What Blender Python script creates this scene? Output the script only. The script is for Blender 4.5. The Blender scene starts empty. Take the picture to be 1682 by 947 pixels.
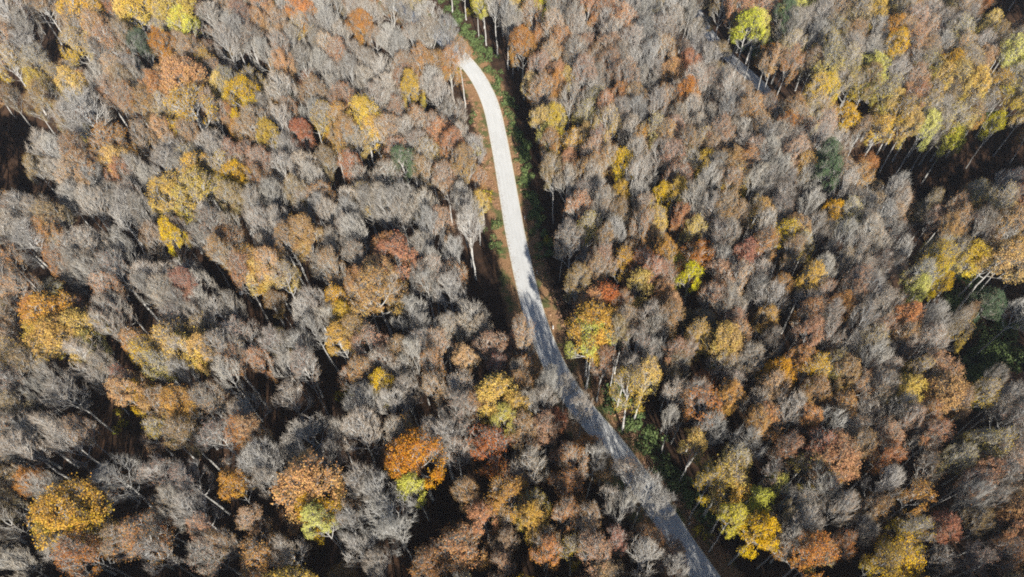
import bpy, math, random
import numpy as np
from mathutils import Vector, Matrix, noise

# ------------------------------------------------------------------ camera, light, exposure
scene = bpy.context.scene
H_CAM = 110.0
F_PX = 1121.0                                  # 24 mm lens on a 1682 px wide frame
cam_data = bpy.data.cameras.new("camera"); cam = bpy.data.objects.new("camera", cam_data)
scene.collection.objects.link(cam)
cam_data.sensor_width = 36.0; cam_data.lens = 24.0
cam_data.clip_start = 1.0; cam_data.clip_end = 5000.0
cam.location = (0, 0, H_CAM)
cam_rot = Matrix.Rotation(math.radians(36.0), 3, 'X') @ Matrix.Rotation(math.radians(-2.0), 3, 'Z')
cam.rotation_euler = cam_rot.to_euler()
scene.camera = cam

SUN_EL, SUN_AZ = 31.0, 11.0                    # sun behind the camera, 11 degrees to the right
world = bpy.data.worlds.new("World"); scene.world = world; world.use_nodes = True
wn = world.node_tree.nodes; wl = world.node_tree.links
wn.clear()
sky = wn.new("ShaderNodeTexSky"); sky.sky_type = 'NISHITA'; sky.sun_disc = False
sky.sun_elevation = math.radians(SUN_EL); sky.sun_rotation = math.radians(180 - SUN_AZ)
bg = wn.new("ShaderNodeBackground"); bg.inputs[1].default_value = 0.065
wo = wn.new("ShaderNodeOutputWorld")
tint = wn.new("ShaderNodeMix"); tint.data_type = 'RGBA'; tint.blend_type = 'MULTIPLY'; tint.inputs[0].default_value = 1.0
tint.inputs[7].default_value = (0.80, 0.98, 1.18, 1)
wl.new(sky.outputs[0], tint.inputs[6]); wl.new(tint.outputs[2], bg.inputs[0]); wl.new(bg.outputs[0], wo.inputs[0])
sd = bpy.data.lights.new("sun", 'SUN'); sd.energy = 5.0; sd.angle = math.radians(0.5); sd.color = (1.0, 0.955, 0.89)
sun = bpy.data.objects.new("sun", sd); scene.collection.objects.link(sun)
e, a = math.radians(SUN_EL), math.radians(SUN_AZ)
ray_d = Vector((-math.sin(a) * math.cos(e), math.cos(a) * math.cos(e), -math.sin(e)))
sun.rotation_euler = ray_d.to_track_quat('-Z', 'Y').to_euler()
sun.location = (40, -160, 200)
scene.view_settings.view_transform = 'Standard'; scene.view_settings.look = 'None'
scene.view_settings.exposure = 0.73; scene.view_settings.gamma = 1.0
scene.view_settings.use_curve_mapping = False
scene.render.engine = 'CYCLES'
scene.cycles.max_bounces = 4; scene.cycles.diffuse_bounces = 2; scene.cycles.glossy_bounces = 1
scene.cycles.transmission_bounces = 1; scene.cycles.transparent_max_bounces = 4
scene.cycles.use_denoising = False
scene.cycles.pixel_filter_type = 'BLACKMAN_HARRIS'; scene.cycles.filter_width = 1.9

COL = scene.collection
rnd = random.Random(7)

# ------------------------------------------------------------------ terrain and projection
def smooth(t):
    t = max(0.0, min(1.0, t)); return t * t * (3 - 2 * t)
def pix_ray(px, py):
    return (cam_rot @ Vector(((px - 841.0) / F_PX, -(py - 473.5) / F_PX, -1.0)))
def pix_plane(px, py, z):
    d = pix_ray(px, py); t = (z - H_CAM) / d.z
    return Vector((d.x * t, d.y * t, z))
def project(p):
    q = cam_rot.transposed() @ (Vector(p) - Vector((0, 0, H_CAM)))
    return 841.0 + F_PX * q.x / -q.z, 473.5 - F_PX * q.y / -q.z, -q.z
# hollows of the ground: a pixel that looks at them, depth, radius east-west, radius north-south (metres)
HOLLOWS = [(12, 245, 14, 17, 15), (1500, 272, 14, 26, 13), (1660, 255, 13, 18, 12), (1660, 15, 12, 18, 18),
           (1640, 575, 9, 14, 16), (1540, 380, 6, 8, 7), (520, 690, 2.5, 7, 9), (1390, 255, 6, 8, 8)]
HW = []
for (hx, hy, dep, rx, ry) in HOLLOWS:
    p = pix_plane(hx, hy, 0.0); HW.append((p.x, p.y, dep, rx, ry))
def base_z(x, y):
    z = 1.6 * math.sin(x * 0.021 + 0.6) * math.cos(y * 0.017) + 1.0 * math.sin(x * 0.05 + y * 0.041)
    for (hx, hy, dep, rx, ry) in HW:
        q = ((x - hx) / rx) ** 2 + ((y - hy) / ry) ** 2
        if q < 9: z -= dep * math.exp(-q)
    return z
def pix_ground(px, py, up=0.0, zf=base_z):
    z = up
    for _ in range(14):
        p = pix_plane(px, py, z)
        z = 0.5 * z + 0.5 * (zf(p.x, p.y) + up)
    p = pix_plane(px, py, z); return p

ROAD_PX = [(560, -60), (610, -20), (655, 12), (700, 42), (738, 76), (777, 117), (804, 167), (820, 234), (834.5, 316),
           (846, 383), (860, 449), (868, 483), (877, 516), (888, 549), (902, 583), (918, 616), (946, 660),
           (976, 697), (1012, 739), (1052, 795), (1096, 856), (1112, 884), (1130, 910), (1156, 946), (1200, 1010), (1250, 1090)]
TRACK_PX = [(1090, -60), (1118, -25), (1140, 15), (1158, 48), (1190, 88), (1222, 118), (1252, 145), (1272, 178), (1300, 215),
            (1345, 243), (1395, 262), (1428, 290), (1437, 330), (1434, 352)]
def spline(pts, step=1.5):
    P = [Vector((p.x, p.y)) for p in pts]
    P = [2 * P[0] - P[1]] + P + [2 * P[-1] - P[-2]]
    out = []
    for i in range(1, len(P) - 2):
        n = max(2, int((P[i + 1] - P[i]).length / step))
        for k in range(n):
            t = k / n
            out.append(0.5 * ((2 * P[i]) + (-P[i - 1] + P[i + 1]) * t + (2 * P[i - 1] - 5 * P[i] + 4 * P[i + 1] - P[i + 2]) * t * t
                              + (-P[i - 1] + 3 * P[i] - 3 * P[i + 1] + P[i + 2]) * t ** 3))
    out.append(P[-2]); 
    for _ in range(3):
        out = [out[0]] + [(out[i - 1] + 2 * out[i] + out[i + 1]) / 4 for i in range(1, len(out) - 1)] + [out[-1]]
    return out
road_line = spline([pix_ground(*p) for p in ROAD_PX])
track_line = spline([pix_ground(*p) for p in TRACK_PX])
ROAD_XY = np.array([tuple(p) for p in road_line]); TRACK_XY = np.array([tuple(p) for p in track_line])
def d_line(A, x, y):
    return float(np.sqrt(((A - (x, y)) ** 2).sum(1).min()))
def d_road(x, y): return d_line(ROAD_XY, x, y)
def d_track(x, y): return d_line(TRACK_XY, x, y)
def ground_z(x, y):
    near = min(d_road(x, y), d_track(x, y))
    k = smooth((near - 4.0) / 8.0)
    return base_z(x, y) + k * 0.9 * noise.noise((x * 0.12, y * 0.12, 0)) + (0.35 * smooth((near - 2.6) / 1.5) if near < 9 else 0.35)

# ------------------------------------------------------------------ materials
def new_mat(name):
    m = bpy.data.materials.new(name); m.use_nodes = True
    nt = m.node_tree; b = nt.nodes["Principled BSDF"]
    b.inputs["Roughness"].default_value = 0.85
    b.inputs["Specular IOR Level"].default_value = 0.25
    return m, nt, b
def N(nt, kind, **kw):
    n = nt.nodes.new(kind)
    for k, v in kw.items(): setattr(n, k, v)
    return n
def ramp(nt, fac, stops):
    r = N(nt, "ShaderNodeValToRGB"); nt.links.new(fac, r.inputs[0])
    el = r.color_ramp.elements
    while len(el) > 1: el.remove(el[-1])
    el[0].position = stops[0][0]; el[0].color = (*stops[0][1], 1)
    for p, c in stops[1:]:
        x = el.new(p); x.color = (*c, 1)
    return r.outputs[0]
def noise_tex(nt, scale, detail=4, vec=None, rough=0.6):
    n = N(nt, "ShaderNodeTexNoise"); n.inputs["Scale"].default_value = scale
    n.inputs["Detail"].default_value = detail; n.inputs["Roughness"].default_value = rough
    if vec is None:
        vec = N(nt, "ShaderNodeNewGeometry").outputs["Position"]
    nt.links.new(vec, n.inputs["Vector"]); return n.outputs["Fac"]
def mix(nt, fac, a, b, mode='MIX'):
    n = N(nt, "ShaderNodeMix", data_type='RGBA', blend_type=mode)
    if isinstance(fac, float): n.inputs[0].default_value = fac
    else: nt.links.new(fac, n.inputs[0])
    for s, v in ((6, a), (7, b)):
        if isinstance(v, tuple): n.inputs[s].default_value = (*v, 1)
        else: nt.links.new(v, n.inputs[s])
    return n.outputs[2]
def attr(nt, name):
    n = N(nt, "ShaderNodeAttribute"); n.attribute_name = name; return n.outputs["Fac"]
def math_n(nt, op, a, b):
    n = N(nt, "ShaderNodeMath", operation=op)
    for i, v in enumerate((a, b)):
        if isinstance(v, (int, float)): n.inputs[i].default_value = v
        else: nt.links.new(v, n.inputs[i])
    return n.outputs[0]
def vary(nt, col, rndsock, hue=0.03, val=0.3, sat=0.2):
    """small hue and value differences between one leaf / one tree and the next"""
    obj = N(nt, "ShaderNodeObjectInfo").outputs["Random"]
    h = N(nt, "ShaderNodeHueSaturation")
    hh = math_n(nt, 'ADD', math_n(nt, 'MULTIPLY', math_n(nt, 'SUBTRACT', rndsock, 0.5), hue), math_n(nt, 'MULTIPLY', math_n(nt, 'SUBTRACT', obj, 0.5), hue))
    nt.links.new(math_n(nt, 'ADD', hh, 0.5), h.inputs["Hue"])
    o2 = math_n(nt, 'FRACT', math_n(nt, 'MULTIPLY', obj, 7.31), 0)
    nt.links.new(math_n(nt, 'ADD', math_n(nt, 'ADD', math_n(nt, 'MULTIPLY', math_n(nt, 'SUBTRACT', rndsock, 0.5), val),
                 math_n(nt, 'MULTIPLY', math_n(nt, 'SUBTRACT', o2, 0.5), val)), 1.0), h.inputs["Value"])
    o3 = math_n(nt, 'FRACT', math_n(nt, 'MULTIPLY', obj, 13.7), 0)
    nt.links.new(math_n(nt, 'ADD', math_n(nt, 'MULTIPLY', math_n(nt, 'SUBTRACT', o3, 0.5), sat), 1.0), h.inputs["Saturation"])
    nt.links.new(col, h.inputs["Color"]); return h.outputs[0]
def leaf_mat(name, low, high):
    """leaf colour runs from the lower crown's colour (greener, later to turn) to the upper crown's (browner)"""
    m, nt, b = new_mat(name)
    n1 = noise_tex(nt, 0.45, 2)
    f = math_n(nt, 'ADD', attr(nt, "crown_height"), math_n(nt, 'MULTIPLY', math_n(nt, 'SUBTRACT', n1, 0.5), 1.3))
    mid = tuple((l + h) / 2 for l, h in zip(low, high))
    c = ramp(nt, f, [(0.05, low), (0.4, mid), (0.8, high)])
    nt.links.new(vary(nt, c, attr(nt, "leaf_random"), 0.028, 0.42, 0.3), b.inputs["Base Color"])
    b.inputs["Roughness"].default_value = 0.6
    return m
LEAF = {
    'p': leaf_mat("leaf_pinkish_brown", (0.42, 0.245, 0.06), (0.38, 0.185, 0.07)),
    'q': leaf_mat("leaf_faint_brown", (0.42, 0.28, 0.09), (0.34, 0.20, 0.11)),
    'r': leaf_mat("leaf_rust", (0.408, 0.212, 0.043), (0.357, 0.140, 0.051)),
    'o': leaf_mat("leaf_orange", (0.48, 0.30, 0.055), (0.43, 0.20, 0.06)),
    'y': leaf_mat("leaf_golden", (0.52, 0.43, 0.05), (0.54, 0.33, 0.05)),
    'l': leaf_mat("leaf_lime", (0.26, 0.29, 0.035), (0.54, 0.48, 0.05)),
    'm': leaf_mat("leaf_ochre_gold", (0.492, 0.402, 0.049), (0.443, 0.303, 0.057)),
    'n': leaf_mat("leaf_olive_brown", (0.20, 0.18, 0.045), (0.28, 0.17, 0.06)),
    'e': leaf_mat("leaf_dark_green", (0.035, 0.075, 0.03), (0.07, 0.11, 0.05)),
}
def wood_mat(name, dark, pale, tinge=None):
    m, nt, b = new_mat(name)
    n1 = noise_tex(nt, 1.7, 5)
    c = ramp(nt, n1, [(0.3, dark), (0.62, pale)])
    if tinge:      # some trees keep reddish buds on their twigs
        ob = N(nt, "ShaderNodeObjectInfo").outputs["Random"]
        c = mix(nt, math_n(nt, 'MULTIPLY', math_n(nt, 'FRACT', math_n(nt, 'MULTIPLY', ob, 3.7), 0), 0.8), c, tinge)
    nt.links.new(vary(nt, c, n1, 0.01, 0.25, 0.3), b.inputs["Base Color"]); return m
BARK = wood_mat("bark_pale_grey", (0.28, 0.265, 0.24), (0.52, 0.50, 0.46))
LIMB = wood_mat("bark_silver_limb", (0.31, 0.295, 0.265), (0.46, 0.44, 0.40))
TWIG_G = wood_mat("twig_silver_grey", (0.27, 0.25, 0.21), (0.42, 0.39, 0.33), (0.36, 0.265, 0.175))
TWIG_B = wood_mat("twig_grey_brown", (0.28, 0.235, 0.18), (0.40, 0.345, 0.275))

def ground_material():
    m, nt, b = new_mat("forest_floor")
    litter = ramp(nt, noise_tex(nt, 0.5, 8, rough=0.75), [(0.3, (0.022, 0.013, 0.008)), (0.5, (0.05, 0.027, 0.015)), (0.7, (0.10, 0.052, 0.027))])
    fine = noise_tex(nt, 3.5, 6, rough=0.8)
    verge = ramp(nt, fine, [(0.35, (0.16, 0.085, 0.04)), (0.5, (0.34, 0.19, 0.09)), (0.65, (0.46, 0.29, 0.15))])
    green = ramp(nt, fine, [(0.35, (0.04, 0.07, 0.02)), (0.65, (0.13, 0.17, 0.05))])
    gm = ramp(nt, noise_tex(nt, 0.35, 4), [(0.5, (0, 0, 0)), (0.6, (0.8, 0.8, 0.8))])
    v2 = mix(nt, gm, verge, green)
    va = attr(nt, "verge")
    vm = ramp(nt, math_n(nt, 'ADD', va, math_n(nt, 'MULTIPLY', math_n(nt, 'SUBTRACT', noise_tex(nt, 0.4, 4), 0.5), 0.7)), [(0.35, (0, 0, 0)), (0.6, (1, 1, 1))])
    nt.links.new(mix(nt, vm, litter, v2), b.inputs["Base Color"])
    b.inputs["Roughness"].default_value = 1.0
    bp = N(nt, "ShaderNodeBump"); bp.inputs["Strength"].default_value = 0.8; bp.inputs["Distance"].default_value = 0.25
    nt.links.new(fine, bp.inputs["Height"]); nt.links.new(bp.outputs[0], b.inputs["Normal"])
    return m
def road_material(name, lo, hi, dirt):
    m, nt, b = new_mat(name)
    uv = N(nt, "ShaderNodeUVMap").outputs[0]
    mp = N(nt, "ShaderNodeMapping"); mp.inputs["Scale"].default_value = (1.0, 0.06, 1); nt.links.new(uv, mp.inputs[0])
    streak = noise_tex(nt, 2.2, 5, mp.outputs[0])
    patch = noise_tex(nt, 0.28, 6, rough=0.7)
    c1 = ramp(nt, streak, [(0.35, lo), (0.65, hi)])
    c2 = mix(nt, ramp(nt, patch, [(0.45, (0, 0, 0)), (0.75, (0.5, 0.5, 0.5))]), c1, dirt)
    speck = ramp(nt, noise_tex(nt, 5.0, 3), [(0.68, (0, 0, 0)), (0.74, (0.7, 0.7, 0.7))])
    c3 = mix(nt, speck, c2, (0.30, 0.20, 0.11))
    nt.links.new(c3, b.inputs["Base Color"]); b.inputs["Roughness"].default_value = 0.8
    return m
M_GROUND = ground_material()
M_ROAD = road_material("road_pale_asphalt", (0.58, 0.575, 0.54), (0.66, 0.655, 0.62), (0.50, 0.495, 0.465))
M_TRACK = road_material("track_gravel", (0.48, 0.46, 0.42), (0.58, 0.56, 0.51), (0.36, 0.32, 0.27))
def flat_mat(name, c, rough=0.7):
    m, nt, b = new_mat(name)
    col = ramp(nt, noise_tex(nt, 6.0, 4), [(0.3, tuple(x * 0.8 for x in c)), (0.7, c)])
    nt.links.new(col, b.inputs["Base Color"]); b.inputs["Roughness"].default_value = rough; return m
M_LINE = flat_mat("edge_line_cream", (0.72, 0.66, 0.50))
M_WHITE = flat_mat("post_white_paint", (0.8, 0.8, 0.78), 0.5)
M_BLACK = flat_mat("post_black_band", (0.03, 0.03, 0.03), 0.5)
M_STONE = flat_mat("pale_stone", (0.62, 0.60, 0.56))

# ------------------------------------------------------------------ mesh helpers
class Geo:
    def __init__(s): s.v = []; s.f = []; s.h = []; s.r = []; s.m = []
    def tube(s, pts, rad, sides, mi=0):
        ring = []
        n = len(pts)
        for i, p in enumerate(pts):
            t = (pts[min(i + 1, n - 1)] - pts[max(i - 1, 0)])
            t = t.normalized() if t.length > 1e-6 else Vector((0, 0, 1))
            if i == n - 1 and rad[i] < 1e-4:
                ring.append([len(s.v)]); s.v.append(tuple(p)); continue
            u = t.cross(Vector((0.31, 0.95, 0.04))).normalized(); w = t.cross(u)
            b = len(s.v)
            for k in range(sides):
                an = 2 * math.pi * k / sides
                s.v.append(tuple(p + (u * math.cos(an) + w * math.sin(an)) * rad[i]))
            ring.append(list(range(b, b + sides)))
        for i in range(n - 1):
            A, B = ring[i], ring[i + 1]
            for k in range(sides):
                k2 = (k + 1) % sides
                if len(B) == 1: s.f.append((A[k], A[k2], B[0]))
                else: s.f.append((A[k], A[k2], B[k2], B[k]))
                s.m.append(mi)
    def leaf(s, p, n, size, h, r, rng):
        u = n.cross(Vector((rng.uniform(-1, 1), rng.uniform(-1, 1), rng.uniform(-1, 1))))
        if u.length < 1e-3: u = n.orthogonal()
        u = u.normalized() * size; w = n.cross(u).normalized() * size * rng.uniform(0.6, 1.0)
        b = len(s.v)
        c = n * size * 0.25
        s.v += [tuple(p - u), tuple(p + w - c), tuple(p + u), tuple(p - w - c)]
        s.f.append((b, b + 1, b + 2, b + 3))
        s.h += [h] * 4; s.r += [r] * 4
    def mesh(s, name, mats=(), smooth_faces=False):
        m = bpy.data.meshes.new(name); m.from_pydata(s.v, [], s.f)
        if s.h:
            for nm, data in (("crown_height", s.h), ("leaf_random", s.r)):
                at = m.attributes.new(nm, 'FLOAT', 'POINT'); at.data.foreach_set("value", data)
        for x in mats: m.materials.append(x)
        if len(s.m) == len(s.f) and max(s.m) > 0: m.polygons.foreach_set('material_index', s.m)
        if smooth_faces: m.polygons.foreach_set("use_smooth", [True] * len(m.polygons))
        m.update(); return m
def link(name, mesh, parent=None, loc=None):
    o = bpy.data.objects.new(name, mesh); COL.objects.link(o)
    if parent is not None: o.parent = parent
    if loc is not None: o.location = loc
    return o
def tag(o, label=None, cat=None, group=None, kind=None):
    for k, v in (("label", label), ("category", cat), ("group", group), ("kind", kind)):
        if v: o[k] = v
    return o

# ------------------------------------------------------------------ ground sheet
def axis(lo, hi, step, far):
    a = list(np.arange(lo, hi + 0.1, step)); s = step
    l, r = [], []; x = hi
    while x < far: s *= 1.35; x += s; r.append(x)
    s = step; x = lo
    while x > -far: s *= 1.35; x -= s; l.append(x)
    return l[::-1] + a + r
gx = axis(-200, 210, 1.6, 3000); gy = axis(-30, 260, 1.6, 3000)
gv, gver = [], []
for yy in gy:
    for xx in gx:
        inside = -230 < xx < 240 and -60 < yy < 290
        gv.append((xx, yy, ground_z(xx, yy) if inside else base_z(xx, yy) + 0.35))
        gver.append(max(0.0, 1.0 - max(0.0, d_road(xx, yy) - 2.5) / 4.5) if inside else 0.0)
nx = len(gx)
gf = [(j * nx + i, j * nx + i + 1, (j + 1) * nx + i + 1, (j + 1) * nx + i) for j in range(len(gy) - 1) for i in range(nx - 1)]
gm = bpy.data.meshes.new("ground"); gm.from_pydata(gv, [], gf); gm.materials.append(M_GROUND)
at = gm.attributes.new("verge", 'FLOAT', 'POINT'); at.data.foreach_set("value", gver)
gm.polygons.foreach_set("use_smooth", [True] * len(gf))
tag(link("ground", gm), kind="structure", label="forest floor of brown fallen leaves under the trees")

def ribbon(name, line, offs, mats, matidx, zup):
    """a strip along LINE through the cross offsets OFFS, each column its own height"""
    v, f, uvs, mi = [], [], [], []
    s = 0.0; k = len(offs)
    for i, p in enumerate(line):
        t = (line[min(i + 1, len(line) - 1)] - line[max(i - 1, 0)]).normalized(); n = Vector((t.y, -t.x))
        if i: s += (p - line[i - 1]).length
        for o in offs:
            q = p + n * o
            v.append((q.x, q.y, base_z(p.x, p.y) + zup)); uvs.append((o, s))
    for i in range(len(line) - 1):
        for j in range(k - 1):
            f.append((i * k + j, i * k + j + 1, (i + 1) * k + j + 1, (i + 1) * k + j)); mi.append(matidx)
    m = bpy.data.meshes.new(name); m.from_pydata(v, [], f)
    uv = m.uv_layers.new(name="UVMap")
    for poly in m.polygons:
        for li in poly.loop_indices: uv.data[li].uv = uvs[m.loops[li].vertex_index]
    for x in mats: m.materials.append(x)
    return m
HALF = 1.95
tag(link("road", ribbon("road", road_line, (-HALF - 0.12, -1, 0, 1, HALF + 0.12), [M_ROAD], 0, 0.30)), kind="structure", label="pale narrow asphalt road winding through the forest")
for sgn in (-1, 1):
    o_ = sorted((sgn * (HALF - 0.02), sgn * (HALF + 0.12)))
    tag(link("road_edge_line", ribbon("road_edge_line", road_line, o_, [M_LINE], 0, 0.304)), kind="structure", label="cream line along the edge of the road")
tag(link("gravel_track", ribbon("gravel_track", track_line, (-1.7, 0, 1.7), [M_TRACK], 0, 0.30)), kind="structure", label="grey gravel track half hidden by the trees")

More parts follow.
